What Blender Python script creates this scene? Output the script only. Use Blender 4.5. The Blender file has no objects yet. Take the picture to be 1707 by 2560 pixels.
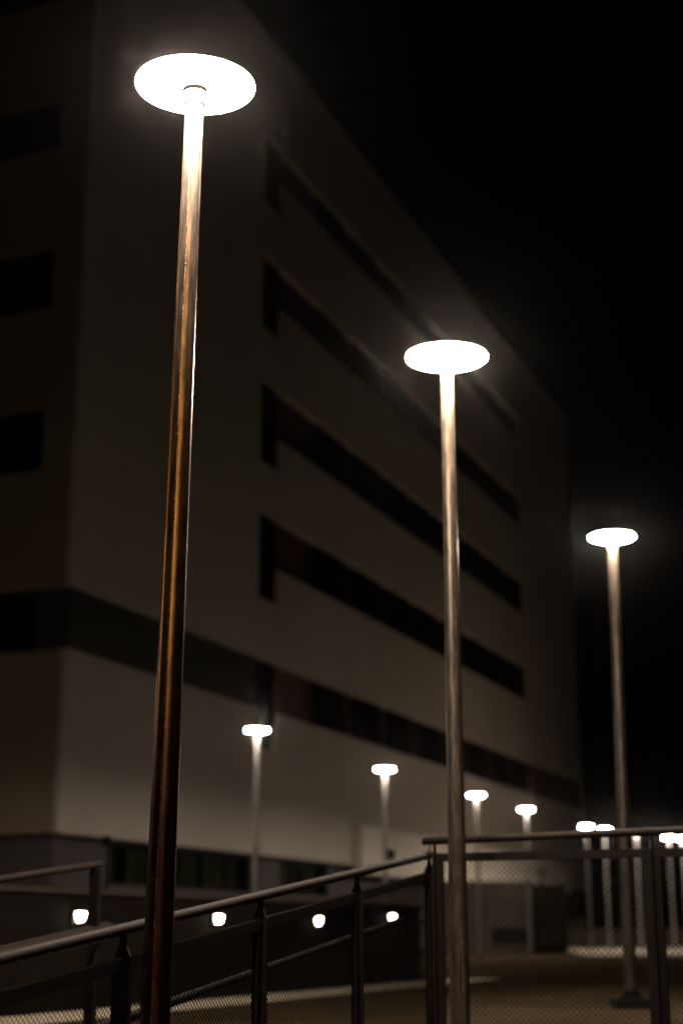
import bpy, bmesh, math, random
from mathutils import Vector, Matrix
random.seed(7)
R = math.radians
sc = bpy.context.scene
col = sc.collection

# ------------------------------------------------------------------ materials
def nt(name):
    m = bpy.data.materials.new(name); m.use_nodes = True
    n = m.node_tree; b = n.nodes['Principled BSDF']
    return m, n, b
def node(n, t, **kw):
    x = n.nodes.new(t)
    for k, v in kw.items():
        if k in x.inputs: x.inputs[k].default_value = v
        else: setattr(x, k, v)
    return x
def ramp(n, src, stops):
    r = n.nodes.new('ShaderNodeValToRGB')
    e = r.color_ramp.elements
    while len(e) < len(stops): e.new(0.5)
    for i, (p, c) in enumerate(stops):
        e[i].position = p; e[i].color = (*c, 1)
    n.links.new(src, r.inputs[0]); return r.outputs[0]
def surface(name, c1, c2, scale=3.0, rough=0.8, metal=0.0, bump=0.2, bscale=60, stretch=(1, 1, 1), spec=0.5, dist=0.004):
    """two-tone noisy surface with a fine bump"""
    m, n, b = nt(name)
    tc = node(n, 'ShaderNodeTexCoord'); mp = node(n, 'ShaderNodeMapping')
    mp.inputs['Scale'].default_value = stretch
    n.links.new(tc.outputs['Object'], mp.inputs[0])
    a = node(n, 'ShaderNodeTexNoise', Scale=scale, Detail=8.0, Roughness=0.62)
    n.links.new(mp.outputs[0], a.inputs['Vector'])
    n.links.new(ramp(n, a.outputs['Fac'], [(0.3, c1), (0.7, c2)]), b.inputs['Base Color'])
    f = node(n, 'ShaderNodeTexNoise', Scale=bscale, Detail=6.0)
    n.links.new(mp.outputs[0], f.inputs['Vector'])
    bp = node(n, 'ShaderNodeBump', Strength=bump, Distance=dist)
    n.links.new(f.outputs['Fac'], bp.inputs['Height']); n.links.new(bp.outputs[0], b.inputs['Normal'])
    rr = node(n, 'ShaderNodeMapRange'); rr.inputs['To Min'].default_value = rough - 0.08; rr.inputs['To Max'].default_value = min(1, rough + 0.12)
    n.links.new(f.outputs['Fac'], rr.inputs['Value']); n.links.new(rr.outputs[0], b.inputs['Roughness'])
    b.inputs['Metallic'].default_value = metal
    b.inputs['Specular IOR Level'].default_value = spec
    return m
def glow(name, color, strength):
    m, n, b = nt(name)
    b.inputs['Base Color'].default_value = (0.8, 0.8, 0.8, 1)
    b.inputs['Emission Color'].default_value = (*color, 1)
    b.inputs['Emission Strength'].default_value = strength
    return m

def pole_material(name, grey, glint, glint_low, amount):
    """galvanised tube with lamp reflections painted as streaks by angle, darker towards the foot"""
    m, n, b = nt(name)
    tc = node(n, 'ShaderNodeTexCoord'); sp = node(n, 'ShaderNodeSeparateXYZ')
    n.links.new(tc.outputs['Object'], sp.inputs[0])
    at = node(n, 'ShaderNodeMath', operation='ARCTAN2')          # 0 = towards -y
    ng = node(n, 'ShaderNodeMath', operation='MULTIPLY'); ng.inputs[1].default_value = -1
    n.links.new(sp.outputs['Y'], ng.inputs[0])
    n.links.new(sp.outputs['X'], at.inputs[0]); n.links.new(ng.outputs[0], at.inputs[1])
    mp = node(n, 'ShaderNodeMapping'); mp.inputs['Scale'].default_value = (55, 55, 7.0)
    n.links.new(tc.outputs['Object'], mp.inputs[0])
    st = node(n, 'ShaderNodeTexNoise', Scale=1.0, Detail=7.0, Roughness=0.6)
    n.links.new(mp.outputs[0], st.inputs['Vector'])
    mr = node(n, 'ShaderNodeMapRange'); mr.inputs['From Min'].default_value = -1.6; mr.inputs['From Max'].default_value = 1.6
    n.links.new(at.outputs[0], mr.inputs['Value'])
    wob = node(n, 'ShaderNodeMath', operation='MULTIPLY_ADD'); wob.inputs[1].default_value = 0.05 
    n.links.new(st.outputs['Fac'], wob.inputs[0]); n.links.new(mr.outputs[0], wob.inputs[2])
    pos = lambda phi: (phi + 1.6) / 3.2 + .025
    hz = node(n, 'ShaderNodeMapRange'); hz.inputs['From Min'].default_value = 3.4; hz.inputs['From Max'].default_value = 2.1
    n.links.new(sp.outputs['Z'], hz.inputs['Value'])
    dk = tuple(c * .16 for c in glint); dd = tuple(c * .30 for c in glint_low)
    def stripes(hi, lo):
        return ramp(n, wob.outputs[0], [(pos(-1.5), lo), (pos(-.98), lo), (pos(-.84), hi), (pos(-.70), lo), (pos(-.16), lo), (pos(-.11), hi), (pos(.22), hi), (pos(.36), lo), (pos(1.5), lo)])  # mirrored lamps painted as bright bands around the tube
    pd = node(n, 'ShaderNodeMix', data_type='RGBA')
    n.links.new(stripes(glint, dk), pd.inputs['A']); n.links.new(stripes(glint_low, dd), pd.inputs['B'])
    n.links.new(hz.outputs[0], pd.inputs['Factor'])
    fac = node(n, 'ShaderNodeMapRange'); fac.inputs['From Min'].default_value = 4.7; fac.inputs['From Max'].default_value = 3.5
    fac.inputs['To Min'].default_value = amount * .12; fac.inputs['To Max'].default_value = amount
    n.links.new(sp.outputs['Z'], fac.inputs['Value'])
    mx = node(n, 'ShaderNodeMix', data_type='RGBA'); mx.inputs['A'].default_value = (*[min(1, c * 1.7) for c in grey], 1)
    n.links.new(fac.outputs[0], mx.inputs['Factor']); n.links.new(pd.outputs['Result'], mx.inputs['B'])
    hs = node(n, 'ShaderNodeHueSaturation')
    v = node(n, 'ShaderNodeMapRange'); v.inputs['From Min'].default_value = 0.3; v.inputs['From Max'].default_value = 0.7
    v.inputs['To Min'].default_value = 0.35; v.inputs['To Max'].default_value = 1.45
    n.links.new(st.outputs['Fac'], v.inputs['Value']); n.links.new(v.outputs[0], hs.inputs['Value'])
    n.links.new(mx.outputs['Result'], hs.inputs['Color']); n.links.new(hs.outputs[0], b.inputs['Base Color'])
    fn = node(n, 'ShaderNodeTexNoise', Scale=140.0, Detail=5.0)
    m2 = node(n, 'ShaderNodeMapping'); m2.inputs['Scale'].default_value = (1, 1, 0.45); n.links.new(tc.outputs['Object'], m2.inputs[0])
    n.links.new(m2.outputs[0], fn.inputs['Vector'])
    bp = node(n, 'ShaderNodeBump', Strength=0.25, Distance=0.0012)
    n.links.new(fn.outputs['Fac'], bp.inputs['Height']); n.links.new(bp.outputs[0], b.inputs['Normal'])
    rr = node(n, 'ShaderNodeMapRange'); rr.inputs['To Min'].default_value = 0.24; rr.inputs['To Max'].default_value = 0.5
    n.links.new(st.outputs['Fac'], rr.inputs['Value']); n.links.new(rr.outputs[0], b.inputs['Roughness'])
    b.inputs['Metallic'].default_value = 0.75
    return m

M = {
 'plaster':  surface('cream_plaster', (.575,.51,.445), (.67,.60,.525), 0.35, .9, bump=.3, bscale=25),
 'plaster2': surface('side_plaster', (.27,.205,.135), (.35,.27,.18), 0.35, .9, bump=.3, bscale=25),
 'pale':     surface('pale_render', (.80,.72,.61), (.90,.82,.71), 0.4, .9, bump=.3, bscale=25),
 'band':     surface('dark_cladding', (.035,.034,.022), (.05,.047,.03), 0.8, .6),
 'red':      surface('red_brown_cladding', (.085,.024,.014), (.12,.036,.022), 0.8, .6),
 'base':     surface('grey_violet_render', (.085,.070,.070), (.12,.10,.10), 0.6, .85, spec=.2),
 'roof':     surface('roofing', (.06,.06,.06), (.1,.1,.1), 0.6, .9),
 'frame':    surface('window_frame_paint', (.006,.006,.006), (.01,.009,.009), 2, .7, spec=.2),
 'curtain':  surface('green_curtain', (.10,.105,.045), (.26,.24,.12), 1.0, .9, stretch=(14,14,.3)),
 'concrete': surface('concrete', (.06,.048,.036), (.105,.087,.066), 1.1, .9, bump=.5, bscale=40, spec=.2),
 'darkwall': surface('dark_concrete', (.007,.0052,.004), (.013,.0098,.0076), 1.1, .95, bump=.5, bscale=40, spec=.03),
 'cap':      surface('wall_cap', (.035,.024,.018), (.05,.035,.027), 1.1, .8, spec=.15),
 'asphalt':  surface('asphalt', (.034,.024,.0135), (.066,.047,.027), 0.9, .95, bump=.6, bscale=90, spec=.0),
 'lit_strip':   surface('painted_lit_strip', (.46,.38,.27), (.64,.54,.39), 1.6, .85, bump=.5, bscale=70),
 'far_pool':    surface('painted_far_pool', (.13,.105,.07), (.22,.18,.125), .5, .85, bump=.5, bscale=40),
 'ramp':     surface('ramp_concrete', (.10,.09,.075), (.15,.135,.11), 1.3, .9, bump=.5, bscale=60),
 'steel':    surface('brushed_steel', (.013,.0085,.006), (.022,.015,.011), 6, .6, metal=.3, spec=.12, bump=.15, bscale=200, stretch=(1,1,4)),
 'galv':     surface('galvanised_flats', (.0045,.0028,.0018), (.009,.006,.004), 7, .55, metal=.0, spec=.12, bump=.25, bscale=120),
 'mesh':     surface('dark_metal_mesh', (.005,.004,.003), (.009,.0075,.006), 9, .85, metal=.0, spec=.03),
 'collar':   surface('white_collar', (.6,.58,.55), (.7,.68,.65), 5, .4),
 'headtop':  surface('lamp_top_paint', (.45,.43,.4), (.55,.52,.5), 5, .5),
 'seam':     surface('weld_bead', (.012,.008,.005), (.40,.24,.12), 70, .35, metal=.8, bump=1.0, bscale=300),
 'dark':     surface('black_paint', (.006,.005,.004), (.012,.010,.008), 3, .6, spec=.15),
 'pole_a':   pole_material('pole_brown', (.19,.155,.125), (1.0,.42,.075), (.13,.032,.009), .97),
 'pole_b':   pole_material('pole_tan', (.19,.15,.115), (.22,.155,.10), (.085,.055,.034), .7),
 'pole_c':   pole_material('pole_grey', (.38,.36,.34), (.36,.31,.26), (.32,.28,.25), .5),
 'lamp':     glow('opal_diffuser', (1.0, .86, .72), 410.0),
 'cap_fill':  glow('lamp_cap_fill', (1.0, .80, .60), 8.5),  # glow added to the caps to light the upper facade
 'wlamp':    glow('wall_light_lens', (1.0, .88, .72), 40.0),
}
mk, n_, b_ = nt('rubber_gasket')
b_.inputs['Base Color'].default_value = (.0012,.0009,.0007,1); b_.inputs['Roughness'].default_value = 1; b_.inputs['Specular IOR Level'].default_value = 0
M['gasket'] = mk
mg, n_, b_ = nt('window_glass')
b_.inputs['Base Color'].default_value = (.004,.004,.005,1); b_.inputs['Roughness'].default_value = .3; b_.inputs['Specular IOR Level'].default_value = .12
M['glass'] = mg
mg2, n_, b_ = nt('clear_window_glass')
b_.inputs['Base Color'].default_value = (.7,.75,.7,1); b_.inputs['Roughness'].default_value = .05
b_.inputs['Transmission Weight'].default_value = 1.0; b_.inputs['IOR'].default_value = 1.1
M['clear'] = mg2

# ------------------------------------------------------------------ helpers
def link(name, bm, mat, parent=None, smooth=False, kind=None, loc=None):
    me = bpy.data.meshes.new(name)
    bmesh.ops.recalc_face_normals(bm, faces=bm.faces)
    bm.to_mesh(me); bm.free()
    if smooth:
        for p in me.polygons: p.use_smooth = True
    me.materials.append(mat)
    o = bpy.data.objects.new(name, me); col.objects.link(o)
    if parent: o.parent = parent
    if kind: o['kind'] = kind
    if loc: o.location = loc
    return o
def empty(name, label, cat, loc=(0, 0, 0), rz=0, group=None):
    o = bpy.data.objects.new(name, None); col.objects.link(o)
    o.location = loc; o.rotation_euler = (0, 0, rz); o.empty_display_size = .2
    o['label'] = label; o['category'] = cat
    if group: o['group'] = group
    return o
def tag(o, label, cat, group=None):
    o['label'] = label; o['category'] = cat
    if group: o['group'] = group
    return o
def copy_tree(o, parent=None):
    c = o.copy(); col.objects.link(c); c.parent = parent
    for ch in list(o.children): copy_tree(ch, c)
    return c
def box(bm, x0, x1, y0, y1, z0, z1, bevel=0):
    r = bmesh.ops.create_cube(bm, size=1)
    vs = r['verts']
    for v in vs:
        v.co = Vector((x0 + (v.co.x + .5) * (x1 - x0), y0 + (v.co.y + .5) * (y1 - y0), z0 + (v.co.z + .5) * (z1 - z0)))
    if bevel:
        es = list({e for v in vs for e in v.link_edges})
        bmesh.ops.bevel(bm, geom=es, offset=bevel, segments=2, profile=.6, affect='EDGES')
def lathe(bm, prof, seg=64):
    rings = []
    for r, z in prof:
        rings.append([bm.verts.new((r * math.cos(2*math.pi*i/seg), r * math.sin(2*math.pi*i/seg), z)) for i in range(seg)] if r > 1e-6 else [bm.verts.new((0, 0, z))])
    for a, b in zip(rings, rings[1:]):
        for i in range(seg):
            j = (i + 1) % seg
            if len(a) == 1 and len(b) == 1: continue
            if len(a) == 1: bm.faces.new((a[0], b[i], b[j]))
            elif len(b) == 1: bm.faces.new((a[i], a[j], b[0]))
            else: bm.faces.new((a[i], a[j], b[j], b[i]))
def tube(bm, pts, r, seg=16, cap=True):
    pts = [Vector(p) for p in pts]; rings = []
    for i, p in enumerate(pts):
        t = (pts[min(i+1, len(pts)-1)] - pts[max(i-1, 0)]).normalized()
        up = Vector((0, 0, 1)) if abs(t.z) < .95 else Vector((1, 0, 0))
        a = t.cross(up).normalized(); b = t.cross(a).normalized()
        rings.append([bm.verts.new(p + a * r * math.cos(2*math.pi*k/seg) + b * r * math.sin(2*math.pi*k/seg)) for k in range(seg)])
    for A, B in zip(rings, rings[1:]):
        for k in range(seg):
            bm.faces.new((A[k], A[(k+1) % seg], B[(k+1) % seg], B[k]))
    if cap: bm.faces.new(rings[0]); bm.faces.new(rings[-1])
def prism(bm, poly, z0, z1):
    a = [bm.verts.new((x, y, z0 if not callable(z0) else z0(x, y))) for x, y in poly]
    b = [bm.verts.new((x, y, z1 if not callable(z1) else z1(x, y))) for x, y in poly]
    bm.faces.new(a); bm.faces.new(b)
    for i in range(len(poly)):
        j = (i + 1) % len(poly); bm.faces.new((a[i], a[j], b[j], b[i]))

LOT = -0.60       # level of the car park; the lens is at height 0
LOW = -1.70       # level of the lower forecourt the camera stands on
AZ = R(22.17)
du = Vector((math.sin(AZ), math.cos(AZ), 0)); dn = Vector((math.cos(AZ), -math.sin(AZ), 0))

# ------------------------------------------------------------------ ground
bm = bmesh.new()
S = [(-320,-120),(320,-120),(320,420),(-320,420)]
bm.faces.new([bm.verts.new((x, y, LOW)) for x, y in S])
link('ground', bm, M['asphalt'], kind='structure')

AR = R(21.2); ra = Vector((math.sin(AR), math.cos(AR), 0)); rn = Vector((math.cos(AR), -math.sin(AR), 0))
C = Vector((0.528, 9.149, 0)); WID = 1.65; SL = 0.1186
cA = C + rn * .12; cB = C - rn * (WID + .10)
back = lambda p, t: p - ra * t
rr_dir = Vector((1, -.45, 0)).normalized()
lot = [tuple((cA + ra * .12)[:2]), tuple((cA + ra * .12 + rr_dir * 120)[:2]), (300, -45), (300, 400), (-300, 400), (-300, -8.5), tuple(back(cB, 18)[:2]), tuple((cB + ra * .12)[:2])]
bm = bmesh.new(); prism(bm, lot, LOW - .3, LOT)
link('parking_lot', bm, M['asphalt'], kind='structure')
zr = lambda x, y: LOT - .004 + SL * min(0, (Vector((x, y, 0)) - C).dot(ra))
bm = bmesh.new()
L_ = (LOT - LOW) / SL
pr = [tuple((cA + ra * .116)[:2]), tuple(back(cA, L_)[:2]), tuple((back(cB, L_) + rn * .004)[:2]), tuple((cB + rn * .004 + ra * .116)[:2])]
prism(bm, pr, LOW - .25, zr)
link('ramp', bm, M['ramp'], kind='structure')

# ------------------------------------------------------------------ building
P0 = Vector((-5.783, 30.9, 0))
bld = empty('office_building', 'large cream six storey building with dark ribbon windows filling the background', 'building', P0, 0)
def F(u, w, z):  # facade frame: u along the long face, w into the building
    v = du * u - dn * w; return Vector((v.x, v.y, z))
def fbox(bm, u0, u1, w0, w1, z0, z1, T=F):
    c = [[[bm.verts.new(T(u, w, z)) for z in (z0, z1)] for w in (w0, w1)] for u in (u0, u1)]
    q = lambda *v: bm.faces.new(v)
    q(c[0][0][0], c[0][0][1], c[0][1][1], c[0][1][0]); q(c[1][0][0], c[1][1][0], c[1][1][1], c[1][0][1])
    q(c[0][0][0], c[1][0][0], c[1][0][1], c[0][0][1]); q(c[0][1][0], c[0][1][1], c[1][1][1], c[1][1][0])
    q(c[0][0][0], c[0][1][0], c[1][1][0], c[1][0][0]); q(c[0][0][1], c[1][0][1], c[1][1][1], c[0][1][1])
def G(u, w, z):  # the short face: u runs away from the corner to the left, w into the building
    v = -dn * u + du * w; return Vector((v.x, v.y, z))
def face_wall(bm, T, U0, U1, Z0, Z1, holes, th):
    """one wall sheet of real thickness with rectangular openings"""
    us = sorted({U0, U1, *[h[0] for h in holes], *[h[1] for h in holes]})
    zs = sorted({Z0, Z1, *[h[2] for h in holes], *[h[3] for h in holes]})
    inh = lambda u, z: any(h[0] < u < h[1] and h[2] < z < h[3] for h in holes)
    V = {}
    def v(i, j, k):
        if (i, j, k) not in V: V[(i, j, k)] = bm.verts.new(T(us[i], (0, th)[k], zs[j]))
        return V[(i, j, k)]
    nu, nz = len(us) - 1, len(zs) - 1
    solid = [[not inh((us[i]+us[i+1])/2, (zs[j]+zs[j+1])/2) for j in range(nz)] for i in range(nu)]
    s = lambda i, j: 0 <= i < nu and 0 <= j < nz and solid[i][j]
    for i in range(nu):
        for j in range(nz):
            if not solid[i][j]: continue
            bm.faces.new((v(i,j,0), v(i+1,j,0), v(i+1,j+1,0), v(i,j+1,0)))
            bm.faces.new((v(i,j,1), v(i,j+1,1), v(i+1,j+1,1), v(i+1,j,1)))
            if not s(i-1,j): bm.faces.new((v(i,j,0), v(i,j+1,0), v(i,j+1,1), v(i,j,1)))
            if not s(i+1,j): bm.faces.new((v(i+1,j,0), v(i+1,j,1), v(i+1,j+1,1), v(i+1,j+1,0)))
            if not s(i,j-1): bm.faces.new((v(i,j,0), v(i,j,1), v(i+1,j,1), v(i+1,j,0)))
            if not s(i,j+1): bm.faces.new((v(i,j+1,0), v(i+1,j+1,0), v(i+1,j+1,1), v(i,j+1,1)))
UE, TOP, OVER, DEP = 46.8, 26.42, 1.97, 16.0
rows = [(9.88, 11.30, 8.85), (13.75, 15.22, 12.78), (17.85, 19.12, 16.85), (21.95, 23.05, 20.85)]
TH = .14
holes = []
for z0, z1, zt in rows:
    holes += [(9.30, 10.50, zt, z1), (10.50, 37.0, z0, z1)]
holes += [(TH, 9.30, 5.80, 7.15), (9.30, 10.50, 4.75, 7.15), (10.50, UE - TH, 5.80, 7.15)]
bm = bmesh.new(); face_wall(bm, F, 0, UE, OVER, TOP, holes, TH)
link('front_wall', bm, M['plaster'], bld)
SD = 15.7
holesL = [(.92, SD - 1.5, z0, z1) for z0, z1, zt in rows] + [(TH, SD - .3, 5.80, 7.15)]
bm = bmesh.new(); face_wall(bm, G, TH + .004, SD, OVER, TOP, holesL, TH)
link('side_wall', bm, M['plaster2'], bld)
# raised field of panels between the rows (joint seen as a faint vertical edge)
bm = bmesh.new()
zz = [7.15] + [q for r in rows for q in (r[0], r[1])] + [24.6]
for a, b in zip(zz[0::2], zz[1::2]): fbox(bm, 10.62, 36.9, -.035, -.002, a + .02, b - .02)
link('wall_panel', bm, M['plaster'], bld)
# core behind the openings
bm = bmesh.new(); fbox(bm, TH + .10, UE - .3, TH + .13, DEP - .3, OVER + .1, TOP - .5)
link('core_wall', bm, M['red'], bld)
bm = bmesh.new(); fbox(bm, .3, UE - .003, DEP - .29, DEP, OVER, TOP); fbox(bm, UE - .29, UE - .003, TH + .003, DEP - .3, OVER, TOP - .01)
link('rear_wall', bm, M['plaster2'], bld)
bm = bmesh.new(); fbox(bm, .29, UE - .3, .29, DEP - .3, TOP - .45, TOP - .25)
link('roof', bm, M['roof'], bld)
bm = bmesh.new(); fbox(bm, -.04, UE + .04, -.04, TH + .06, TOP + .002, TOP + .08)
link('coping', bm, M['band'], bld)
# dark storey band: cladding set in the recess
bm = bmesh.new(); fbox(bm, TH, 9.28, .03, .11, 5.802, 7.148); link('band_cladding', bm, M['band'], bld)
bm = bmesh.new(); fbox(bm, -.004, TH - .003, -.004, TH - .003, 5.80, 7.15); link('band_cladding', bm, M['band'], bld)
bm = bmesh.new(); fbox(bm, TH, .85, .03, .11, 5.802, 7.148, G); link('band_cladding', bm, M['band'], bld)
bm = bmesh.new(); fbox(bm, 37.4, UE - TH, .03, .11, 5.802, 7.148); link('band_cladding', bm, M['red'], bld)
def window(T, u0, u1, z0, z1, w=.05, mull=1, parent=bld, glass='glass', name='window'):
    bm = bmesh.new(); t = .055
    fbox(bm, u0, u1, w, w + .07, z0, z0 + t, T); fbox(bm, u0, u1, w, w + .07, z1 - t, z1, T)
    fbox(bm, u0, u0 + t, w, w + .07, z0 + t, z1 - t, T); fbox(bm, u1 - t, u1, w, w + .07, z0 + t, z1 - t, T)
    for k in range(1, mull + 1):
        c = u0 + (u1 - u0) * k / (mull + 1); fbox(bm, c - .03, c + .03, w + .005, w + .065, z0 + t, z1 - t, T)
    o = link(name, bm, M['frame'], parent)
    bm = bmesh.new(); fbox(bm, u0 + t, u1 - t, w + .03, w + .042, z0 + t, z1 - t, T)
    link('pane', bm, M[glass], o)
for z0, z1, zt in rows + [(5.80, 7.15, 4.75)]:
    window(F, 9.32, 10.48, zt + .02, z1 - .02, mull=0)
    for k in range(8):
        a = 13.55 + 3.07 * k
        window(F, a, min(a + 2.15, 36.98), z0 + .02, z1 - .02)
for z0, z1, zt in rows:
    for k in range(4): window(G, .94 + 3.3 * k, .94 + 3.3 * k + 3.2, z0 + .02, z1 - .02, mull=2)
for k in range(4): window(G, .88 + 3.5 * k, .88 + 3.5 * k + 3.4, 5.82, 7.13, mull=2)
# recessed ground floor with windows
gh = [(2.35, 9.75, 1.0, 1.90), (11.6, 15.0, 1.0, 1.90)]
def F2(u, w, z): return F(u, w + .30, z)
bm = bmesh.new(); face_wall(bm, F2, .30, UE - .4, LOT - .05, OVER - .003, gh, .22)
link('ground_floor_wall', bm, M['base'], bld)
def G2(u, w, z): return G(u, w + .30, z)
bm = bmesh.new(); fbox(bm, .53, SD, 0, .22, LOT - .05, OVER - .003, G2)
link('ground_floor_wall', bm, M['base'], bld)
bm = bmesh.new(); fbox(bm, .3, UE - .3, .30, DEP - .3, OVER + .003, OVER + .08)
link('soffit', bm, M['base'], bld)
for (a, b, n) in ((2.36, 4.6, 1), (4.62, 7.2, 1), (7.22, 9.74, 1), (11.61, 13.3, 0), (13.32, 14.99, 0)):
    window(F2, a, b, 1.01, 1.89, w=.05, mull=n, glass='clear')
for (a, b) in ((2.5, 3.1), (3.5, 4.5), (4.7, 5.5), (5.8, 7.1), (7.3, 8.6), (8.9, 9.3), (11.7, 12.6), (12.9, 13.4), (13.7, 14.5)):
    bm = bmesh.new(); nseg = max(6, int((b - a) * 22)); prev = None
    for i in range(nseg + 1):
        u = a + (b - a) * i / nseg; w = .50 + .025 * math.sin(i * 1.9)
        q = (bm.verts.new(F(u, w, .9)), bm.verts.new(F(u, w, 1.9)))
        if prev: bm.faces.new((prev[0], q[0], q[1], prev[1]))
        prev = q
    link('curtain', bm, M['curtain'], bld)
bm = bmesh.new(); fbox(bm, 1.5, 15.8, 1.6, 1.7, LOT, OVER); link('room_wall', bm, M['base'], bld)
# pale projecting fascia over the far half of the ground floor
bm = bmesh.new(); fbox(bm, 16.3, 42.5, -.30, -.045, 1.72, 3.16); link('canopy', bm, M['pale'], bld)

# ------------------------------------------------------------------ things between the building and the railings
def lowbox(name, label, cat, x0, x1, y0, y1, z0, z1, mat, bev=.03, rz=0):
    bm = bmesh.new(); box(bm, (x0-x1)/2, (x1-x0)/2, 0, y1 - y0, 0, z1 - z0, bev)
    o = link(name, bm, mat, loc=((x0+x1)/2, y0, z0)); o.rotation_euler.z = rz
    return tag(o, label, cat)
# long low wall carrying the four wall lights
W0 = Vector((-2.12, 12.38, 0)); wl = 19.6
gw = empty('boundary_wall', 'long low dark concrete wall with four lit wall lights', 'wall', (W0.x, W0.y, LOT))
def FW(u, w, z):
    v = du * u - dn * w; return Vector((v.x, v.y, z - LOT))
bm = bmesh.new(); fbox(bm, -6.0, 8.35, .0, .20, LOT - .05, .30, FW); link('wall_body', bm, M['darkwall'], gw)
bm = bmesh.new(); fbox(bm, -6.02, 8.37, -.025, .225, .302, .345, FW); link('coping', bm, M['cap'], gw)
# strip at its foot, lamplight on the ground painted as paler colour
bm = bmesh.new(); v = [W0 + du*a + dn*b for a, b in ((-8, .01), (9.5, .01), (9.5, .75), (-8, .75))]
bm.faces.new([bm.verts.new((p.x, p.y, LOT + .004)) for p in v]); link('lit_ground', bm, M['lit_strip'], kind='structure')
wl_label = ['largest and leftmost lit wall light on the low wall, beside the railing post',
            'lit wall light just right of the brown lamp pole, under the handrail',
            'lit wall light seen between the two middle posts of the sloping railing',
            'smallest lit wall light on the low wall, nearest the railing corner']
def wall_light():
    r = empty('wall_light', '', 'wall light', group='lit wall lights on the low wall')
    # shield-shaped lens, flat on top and round below, with a dark hood
    bm = bmesh.new(); pts = []
    for i in range(13):
        a = math.pi * i / 12; pts.append((.046 * math.cos(a), -.080 * math.sin(a) ** 1.25))
    front = [bm.verts.new((x * .82, -.055, z * .9)) for x, z in pts]; rear = [bm.verts.new((x, 0, z)) for x, z in pts]
    bm.faces.new(front); bm.faces.new(rear)
    for i in range(13):
        j = (i + 1) % 13; bm.faces.new((front[i], front[j], rear[j], rear[i]))
    bmesh.ops.bevel(bm, geom=bm.edges[:], offset=.004, segments=1, affect='EDGES')
    link('lens', bm, M['wlamp'], r)
    bm = bmesh.new(); box(bm, -.066, .066, -.085, 0, .004, .03, .006); box(bm, -.066, .066, -.004, .02, -.09, .0035)
    link('hood', bm, M['dark'], r)
    return r
w0 = wall_light()
for i, u in enumerate((-.05, 2.41, 4.84, 7.17)):
    o = w0 if i == 0 else copy_tree(w0)
    p = W0 + du * u + dn * .022
    o.location = (p.x, p.y, .16 if i < 3 else .215); o.rotation_euler.z = R(90) - AZ - R(0)
    o['label'] = wl_label[i]
bm = bmesh.new(); bm.faces.new([bm.verts.new((x, y, LOT + .004)) for x, y in ((6.6, 41.5), (60, 34), (60, 65.9), (9.2, 65.9))])  # pool of light under the far lamps painted as paler ground
link('far_lit_ground', bm, M['far_pool'], kind='structure')
bm = bmesh.new(); lathe(bm, [(0, 0), (.09, 0), (.09, .03), (.05, .035), (.05, .34), (.14, .345), (.14, .40), (.05, .47), (0, .47)], 24)
tag(link('vent_pipe', bm, M['dark'], smooth=False, loc=(5.85, 44.6, 1.33)), 'small dark vent pipe standing on the dark end of the concrete block', 'vent pipe')
# concrete service block and its two dark louvres
blk = empty('service_block', 'low grey concrete block with two dark louvres beyond the mesh railing', 'concrete block', (2.7, 43.6, LOT))
blk.rotation_euler.z = R(-1.5)
bm = bmesh.new(); box(bm, 0, 2.75, 0, 4, 0, 2.02, .02); link('block_body', bm, M['concrete'], blk)
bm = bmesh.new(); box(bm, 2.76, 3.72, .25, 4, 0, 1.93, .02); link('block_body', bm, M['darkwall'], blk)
for (a, b, y) in ((1.55, 2.55, 0), (2.9, 3.6, .25)):
    bm = bmesh.new(); box(bm, a, b, y - .03, y - .002, .30, .72)
    o = link('louvre', bm, M['dark'], blk)
lowbox('planter_box', 'small grey concrete box at the far end of the building', 'concrete box', 10.15, 11.05, 69.5, 71, LOT, .62, M['concrete'])
o = lowbox('kerb_wall', 'low pale wall lit by the far lamps at the back of the car park', 'wall', 9.2, 40, 66, 66.3, LOT, .16, M['concrete'], .02)
# dark bollard with a round head in front of the left windows
r = empty('round_sign', 'thin dark post with a small round head in front of the ground floor windows', 'sign', (-3.05, 19.7, LOT))
bm = bmesh.new(); tube(bm, [(0,0,0), (0,0,1.66)], .035); link('post', bm, M['dark'], r, True)
bm = bmesh.new(); tube(bm, [(0,-.05,1.74), (0,-.02,1.74)], .075, 32); link('disc', bm, M['galv'], r)

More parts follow.
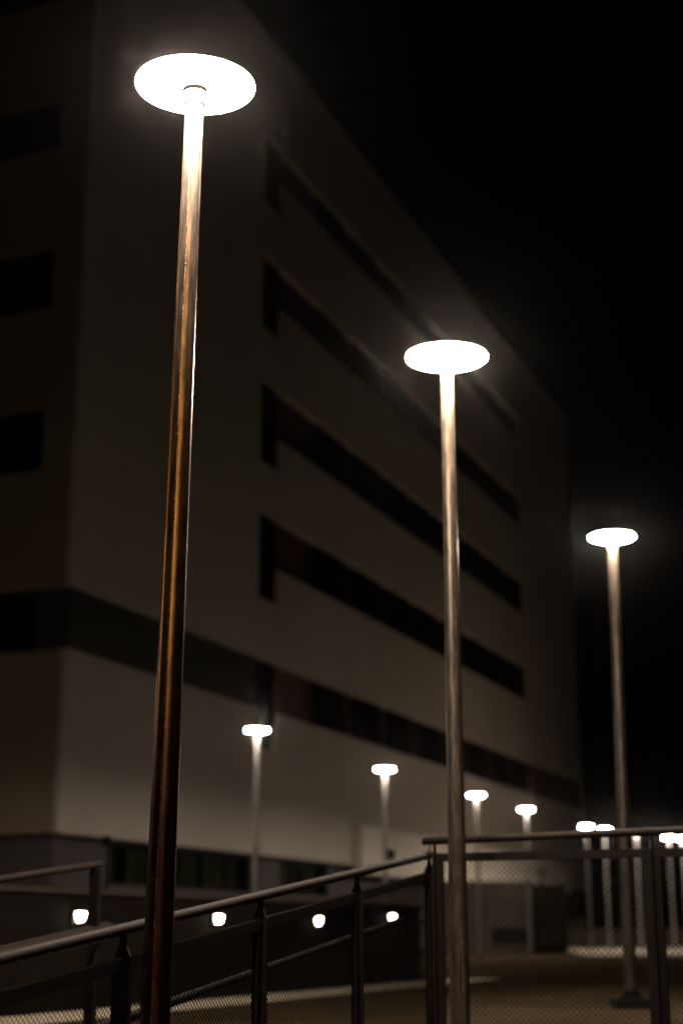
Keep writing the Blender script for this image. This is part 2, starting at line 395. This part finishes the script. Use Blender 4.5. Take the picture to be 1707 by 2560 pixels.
# ------------------------------------------------------------------ street lamps
HEAD = 3.42
def make_lamp(mat, H, hatch_side=0, seam=False, plinth=False, rot=0, hs=1.0, ht=0):
    """H = height of the disc above the foot"""
    r = empty('street_lamp', '', 'street lamp', group='street lamps with round glowing heads')
    rt, rb = .0375, .0600 if seam else .0555
    bm = bmesh.new(); seg = 64; N = 24
    lathe(bm, [(rb + (rt - rb) * i / N, .012 + (H - .105) * i / N) for i in range(N + 1)], seg)
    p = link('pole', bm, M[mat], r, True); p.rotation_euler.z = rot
    if seam:
        bm = bmesh.new(); prev = None; n = 1500; random.seed(3)
        ph = R(-8.5)
        for i in range(n + 1):
            z = .03 + (H - .2) * i / n; rad = rb + (rt - rb) * i / N * N / n
            hgt = .0010 + .0026 * abs(math.sin(i * .9)) * random.uniform(.4, 1.2)
            wv = .0042 + .0018 * random.random(); c0 = ph + random.uniform(-.012, .012) + .03 * math.sin(i * .02)
            q = []
            for k, (da, hh) in enumerate(((-wv, -.001), (0, hgt), (wv, -.001))):
                a = c0 + da / rad
                q.append(bm.verts.new(((rad + hh) * math.sin(a), -(rad + hh) * math.cos(a), z)))
            if prev:
                for k in range(2): bm.faces.new((prev[k], prev[k+1], q[k+1], q[k]))
            prev = q
        link('weld_seam', bm, M['seam'], p)
    bm = bmesh.new(); lathe(bm, [(0, H - .094), (.0425, H - .094), (.0475, H - .090), (.0475, H - .016), (.0455, H - .012), (0, H - .012)], 48)
    link('collar', bm, M['collar'], r, True)
    # lens: thin, almost flat opal disc with a rounded edge
    bm = bmesh.new(); prof = [(0.0, H - .012)]
    for i in range(1, 13):
        t = i / 12; prof.append((.242 * t * hs, H - .012 + .006 * t ** 2.2))
    for i in range(1, 7):
        a = -math.pi/2 + math.pi/2 * i / 6 ; prof.append(((.242 + .008 * math.cos(a)) * hs, H + .002 + .008 * math.sin(a)))
    prof.append((.2488 * hs, H + .006)); prof.append((0, H + .006))
    lathe(bm, prof, 96); TM = Matrix.Translation((0, 0, H)) @ Matrix.Rotation(R(ht), 4, 'X') @ Matrix.Translation((0, 0, -H)); bm.transform(TM); link('diffuser', bm, M['lamp'], r, True)
    bm = bmesh.new(); lathe(bm, [(0, H + .007)] + [(q * hs, H + z_) for q, z_ in ((.2492, .007), (.247, .011), (.20, .019), (.10, .026), (.014, .029), (.012, .044))] + [(0, H + .045)], 96); bm.transform(TM)
    link('added_glow_cap', bm, M['cap_fill'], r, True)
    bm = bmesh.new(); lathe(bm, [(.0478, H - .034), (.0535, H - .034), (.0535, H - .015), (.0478, H - .015), (.0478, H - .034)], 48)
    bm.transform(TM); link('gasket', bm, M['gasket'], r)
    if plinth:
        bm = bmesh.new(); box(bm, -.15, .15, -.15, .15, 0, .085, .008); link('plinth', bm, M['dark'], r)
    bm = bmesh.new(); lathe(bm, [(0, .0), (.12, .0), (.12, .012), (.064, .014), (.062, .05), (0, .052)] if not plinth else [(0, .086), (.1, .086), (.1, .1), (.062, .102), (.06, .14), (0, .142)], 32)
    link('base_plate', bm, M['galv'], r)
    bm = bmesh.new(); a = hatch_side
    box(bm, -.028, .028, -.0035 - .05, .0, .55, .85, .003); o = link('hatch', bm, M[mat], r); o.rotation_euler.z = a
    return r
lamps = [ # x, y, foot, tilt(deg to the right), label
 (-0.613, 5.48, LOW, .63, 'tall brown lamp post in the foreground left with a weld seam down its pole'),
 (0.65, 8.53, LOW, 0, 'second lamp post, tan pole crossing the mesh railing near its corner'),
 (2.43, 12.85, LOT, .55, 'third lamp post, at the right edge, standing on a dark square plinth'),
 (-1.48, 26.04, LOT, 0, 'small lamp post left of centre rising behind the sloping handrail'),
 (0.94, 32.52, LOT, 0, 'small lamp post with a dark box on its pole in front of the pale canopy'),
 (3.48, 38.77, LOT, 0, 'small lamp post immediately right of the tan pole'),
 (5.33, 43.41, LOT, 0, 'small lamp post in front of the grey concrete block'),
 (8.18, 50.5, LOT, 0, 'far lamp post whose head sits just above the handrail, left one of two'),
 (9.06, 52.02, LOT, 0, 'far lamp post half hidden by the handrail, right one of the touching pair'),
 (10.42, 53.5, LOT, 0, 'far lamp post whose head is hidden by the handrail above the double post'),
 (12.24, 56.6, LOT, 0, 'far lamp post with its head glowing just below the handrail'),
 (12.92, 57.3, LOT, 0, 'rightmost far lamp post, cut by the edge of the photo'),
]
far0 = None
for i, (x, y, z, tilt, lb) in enumerate(lamps):
    H = HEAD - z
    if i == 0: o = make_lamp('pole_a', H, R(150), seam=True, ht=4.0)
    elif i == 1: o = make_lamp('pole_b', H, R(170), seam=True, ht=1.5)
    elif i == 2: o = make_lamp('pole_b', H, R(190), plinth=True, rot=R(60), hs=.81, ht=0)
    elif i == 3: o = far0 = make_lamp('pole_c', H, R(120), hs=.80)
    else: o = copy_tree(far0)
    sx = math.tan(R(tilt)) * H
    o.location = (x - sx, y, z); o.rotation_euler = (0, R(tilt), R(25) if i == 1 else 0)
    o['label'] = lb
    if i == 4:
        bm = bmesh.new(); box(bm, .04, .20, -.09, .09, 3.42 - .6 - .72, 3.42 - .6 - .50, .01)
        link('control_box', bm, M['dark'], o)
# unseen copies of the far lamp, added to light the pole and walls
for (x, y, z, lb) in ((-1.2, -3.0, LOW, 'unseen lamp post added for light behind the viewer, outside the photo'), (-10.5, 8.5, LOT, 'unseen lamp post added for light left of the ramp, outside the photo'),
                      (-6.3, 20.5, LOT, 'unseen lamp post added for light near the building corner, outside the photo'),
                      (-12.5, 25.0, LOT, 'unseen lamp post added for light beside the short face of the building, outside the photo')):
    o = copy_tree(far0); o.location = (x, y, HEAD - (HEAD - LOT) ); o['label'] = lb
    if z == LOW: o.location.z = LOT - .0

# ------------------------------------------------------------------ railings
def mesh_panel(w, z0, z1, slope, sx, sz, t):
    """expanded-metal sheet: vertical zigzag strands meeting in long diamonds, s along x"""
    bm = bmesh.new()
    n = int(w / sx); m = int((z1 - z0) / (sz / 2))
    for i in range(n):
        prev = None
        for j in range(m + 1):
            off = (.5 - .5 * ((j % 2) if i % 2 == 0 else 1 - (j % 2))) * sx
            x = (i + .5) * w / n + (off - sx * .25) * 1.96 ; x = min(max(x, 0), w)
            z = z0 + (z1 - z0) * j / m + slope * x
            q = [bm.verts.new((x - t, -.001, z)), bm.verts.new((x + t, -.001, z)), bm.verts.new((x, .0022, z))]
            if prev:
                for k in range(3): bm.faces.new((prev[k], prev[(k+1)%3], q[(k+1)%3], q[k]))
            prev = q
    return bm
def sbox(bm, s0, s1, y0, y1, z0, z1, sl):
    c = [[[bm.verts.new((s, y, z + sl * s)) for z in (z0, z1)] for y in (y0, y1)] for s in (s0, s1)]
    q = lambda *v: bm.faces.new(v)
    q(c[0][0][0], c[0][0][1], c[0][1][1], c[0][1][0]); q(c[1][0][0], c[1][1][0], c[1][1][1], c[1][0][1])
    q(c[0][0][0], c[1][0][0], c[1][0][1], c[0][0][1]); q(c[0][1][0], c[0][1][1], c[1][1][1], c[1][1][0])
    q(c[0][0][0], c[0][1][0], c[1][1][0], c[1][0][0]); q(c[0][0][1], c[1][0][1], c[1][1][1], c[0][1][1])
def railing(name, label, origin, ang, sp, n, slope, zrail, zframe, zbot, mesh=True, lower=True, r=.0225, ext=(.0, .0), zr2=None, first=True):
    """runs along local +x from origin; zrail etc. at s=0, slope dz/ds"""
    root = empty(name, label, 'railing', (origin.x, origin.y, 0), ang)
    L = sp * n
    bm = bmesh.new(); tube(bm, [(-ext[0] + (L + ext[0] + ext[1]) * k / 8, 0, zrail + (slope if zr2 is None else (zr2 - zrail) / L) * (-ext[0] + (L + ext[0] + ext[1]) * k / 8)) for k in range(9)], r, 24)
    link('handrail', bm, M['steel'], root, True)
    if lower:
        zl = zrail - .345; bm = bmesh.new()
        pts = [(s, .075, zl + slope * s) for s in [-.1 + (L - .25) * k / 8 for k in range(9)]]
        x, y, z = pts[-1]
        for k in range(1, 7):
            a = math.pi * k / 6; pts.append((x + .045 * math.sin(a), y, z - .045 * (1 - math.cos(a)) + .004 * k))
        pts.append((x - .06, y, z - .1))
        tube(bm, pts, .019, 16); link('lower_handrail', bm, M['steel'], root, True)
    for k in range(n + 1):
        if k == 0 and not first: continue
        s = sp * k; g = slope * s
        dz = 0 if zr2 is None else (zr2 - zrail) * s / L - g
        # flat bar post, set across the run, tapering to a point under the handrail
        bm = bmesh.new(); t = .006; zt = zrail + g + dz - r
        prof = [(-.032, zbot + g - .12), (.032, zbot + g - .12), (.032, zt - .075), (.012, zt - .03), (.010, zt + .004), (-.010, zt + .004), (-.012, zt - .03), (-.032, zt - .075)]
        A = [bm.verts.new((s - t, y, z)) for y, z in prof]; B = [bm.verts.new((s + t, y, z)) for y, z in prof]
        bm.faces.new(A); bm.faces.new(B)
        for i in range(8): bm.faces.new((A[i], A[(i+1)%8], B[(i+1)%8], B[i]))
        p = link('post', bm, M['galv'], root)
        if lower:
            bm = bmesh.new(); tube(bm, [(s, .0, zrail + g - .385), (s, .075, zrail + g - .385), (s, .075, zrail + g - .36)], .007, 8)
            link('bracket', bm, M['galv'], p)
        bm = bmesh.new()
        for zz_ in (zframe - .12, (zframe + zbot) / 2):
            tube(bm, [(s - .022, 0, zz_ + g), (s + .022, 0, zz_ + g)], .009, 6)
        link('bolt', bm, M['steel'], p)
    for k in range(n):
        s0 = sp * k + .009; w = sp - .018; f = .044
        z0 = slope * s0
        bm = bmesh.new()
        sbox(bm, 0, w, -.016, .016, zframe - .025, zframe + .025, slope)
        sbox(bm, 0, w, -.016, .016, zbot - .025, zbot + .025, slope)
        sbox(bm, 0, f, -.015, .015, zbot + .0255, zframe - .0255, slope)
        sbox(bm, w - f, w, -.015, .015, zbot + .0255, zframe - .0255, slope)
        bmesh.ops.bevel(bm, geom=bm.edges[:], offset=.003, segments=2, affect='EDGES')
        fr = link('panel_frame', bm, M['galv'], root); fr.location = (s0, 0, z0)
        if mesh:
            if k == 0:
                g0 = link('mesh_infill', mesh_panel(w - 2*f, zbot + .02, zframe - .02, slope, *((.0125, .023, .0009) if slope else (.0175, .032, .0016))), M['mesh'], fr); g0.location = (f, 0, slope * f)
            else:
                c = g0.copy(); col.objects.link(c); c.parent = fr
    return root
# sloping railing A: from below the ramp up to the corner
nA, sp = 5, 1.2306
oA = C - ra * (sp * nA)
zA = .450 - SL * sp * nA
rA = railing('ramp_railing', 'sloping steel railing with mesh panels climbing from lower left to the corner post', oA, R(90) - AR, sp, nA, SL, zA, zA - .122, zA - 1.10, ext=(.0, .02))
# level railing along the edge of the car park
angR = math.atan2(rr_dir.y, rr_dir.x)
oR = Vector((.565, 9.19, 0))
rB = railing('guard_railing', 'level steel guard railing with mesh panels running from the corner to the right edge', oR, angR, 1.318, 3, 0, .535, .437, -.66, lower=False, ext=(.075, 0), zr2=.60)
bm = bmesh.new(); tube(bm, [(-.03, 0, .505), (-.035, .0, .47), (-.06, 0, .45)], .010, 10); link('connector', bm, M['galv'], rB, True)
# bare double handrail on the far side of the ramp
oF = Vector((-1.385, 8.75, 0)); zF = .382; LF = 4.2
rF = empty('far_handrail', 'plain double handrail without mesh on the far side of the ramp', 'handrail', (oF.x, oF.y, 0), R(90) - AR)
bm = bmesh.new(); tube(bm, [(-LF + (LF + .0) * k / 6, 0, zF + SL * (-LF + (LF + .0) * k / 6)) for k in range(7)], .0215, 20); link('handrail', bm, M['steel'], rF, True)
for dy, e in ((.0, .10), (.085, .02)):
    bm = bmesh.new(); tube(bm, [(-LF + (LF + e) * k / 6, -dy, zF - .345 + SL * (-LF + (LF + e) * k / 6)) for k in range(7)], .014, 16); link('lower_handrail', bm, M['steel'], rF, True)
for s in (-.05, -1.28, -2.51, -3.74):
    bm = bmesh.new(); zt = zF + SL * s
    if s > -1:
        box(bm, s - .022, s + .022, -.03, .03, zt - 1.15, zt - .024, .003)
    else:
        box(bm, s - .006, s + .006, -.03, .03, zt - 1.15, zt - .024)
    link('post', bm, M['galv'], rF)

# ------------------------------------------------------------------ thin volume added for a bloom around the lamps
bm = bmesh.new(); box(bm, -330, 330, -130, 430, LOW - 1.3, 32)
m = bpy.data.materials.new('bloom_mist'); m.use_nodes = True; n = m.node_tree
for x in list(n.nodes):
    if x.type == 'BSDF_PRINCIPLED': n.nodes.remove(x)
v = n.nodes.new('ShaderNodeVolumePrincipled'); v.inputs['Color'].default_value = (.97, .90, .86, 1)
v.inputs['Density'].default_value = 0.00022; v.inputs['Anisotropy'].default_value = 0.984
n.links.new(v.outputs[0], n.nodes['Material Output'].inputs['Volume'])
link('bloom_haze', bm, m, kind='stuff')

# ------------------------------------------------------------------ sky, camera
w = bpy.data.worlds.new('World'); sc.world = w; w.use_nodes = True
n = w.node_tree; bg = n.nodes['Background']
sky = n.nodes.new('ShaderNodeTexSky'); sky.sky_type = 'NISHITA'; sky.sun_disc = False
sky.sun_elevation = R(-5); sky.sun_rotation = R(200)
n.links.new(sky.outputs[0], bg.inputs[0]); bg.inputs[1].default_value = 0.002

cam = bpy.data.cameras.new('camera'); co = bpy.data.objects.new('camera', cam); col.objects.link(co)
cam.sensor_fit = 'HORIZONTAL'; cam.sensor_width = 24.0; cam.lens = 24.0 * 3397 / 1568
co.location = (0, 0, 0); co.rotation_euler = (R(90 + 15.89), 0, 0)
cam.clip_start = .05; cam.clip_end = 1500
cam.dof.use_dof = True; cam.dof.focus_distance = 5.95; cam.dof.aperture_fstop = 1.3
sc.camera = co
sc.view_settings.view_transform = 'Standard'; sc.view_settings.look = 'None'
sc.view_settings.exposure = 0; sc.view_settings.gamma = 1
sc.cycles.use_denoising = True
sc.cycles.max_bounces = 6
sc.cycles.sample_clamp_indirect = 4
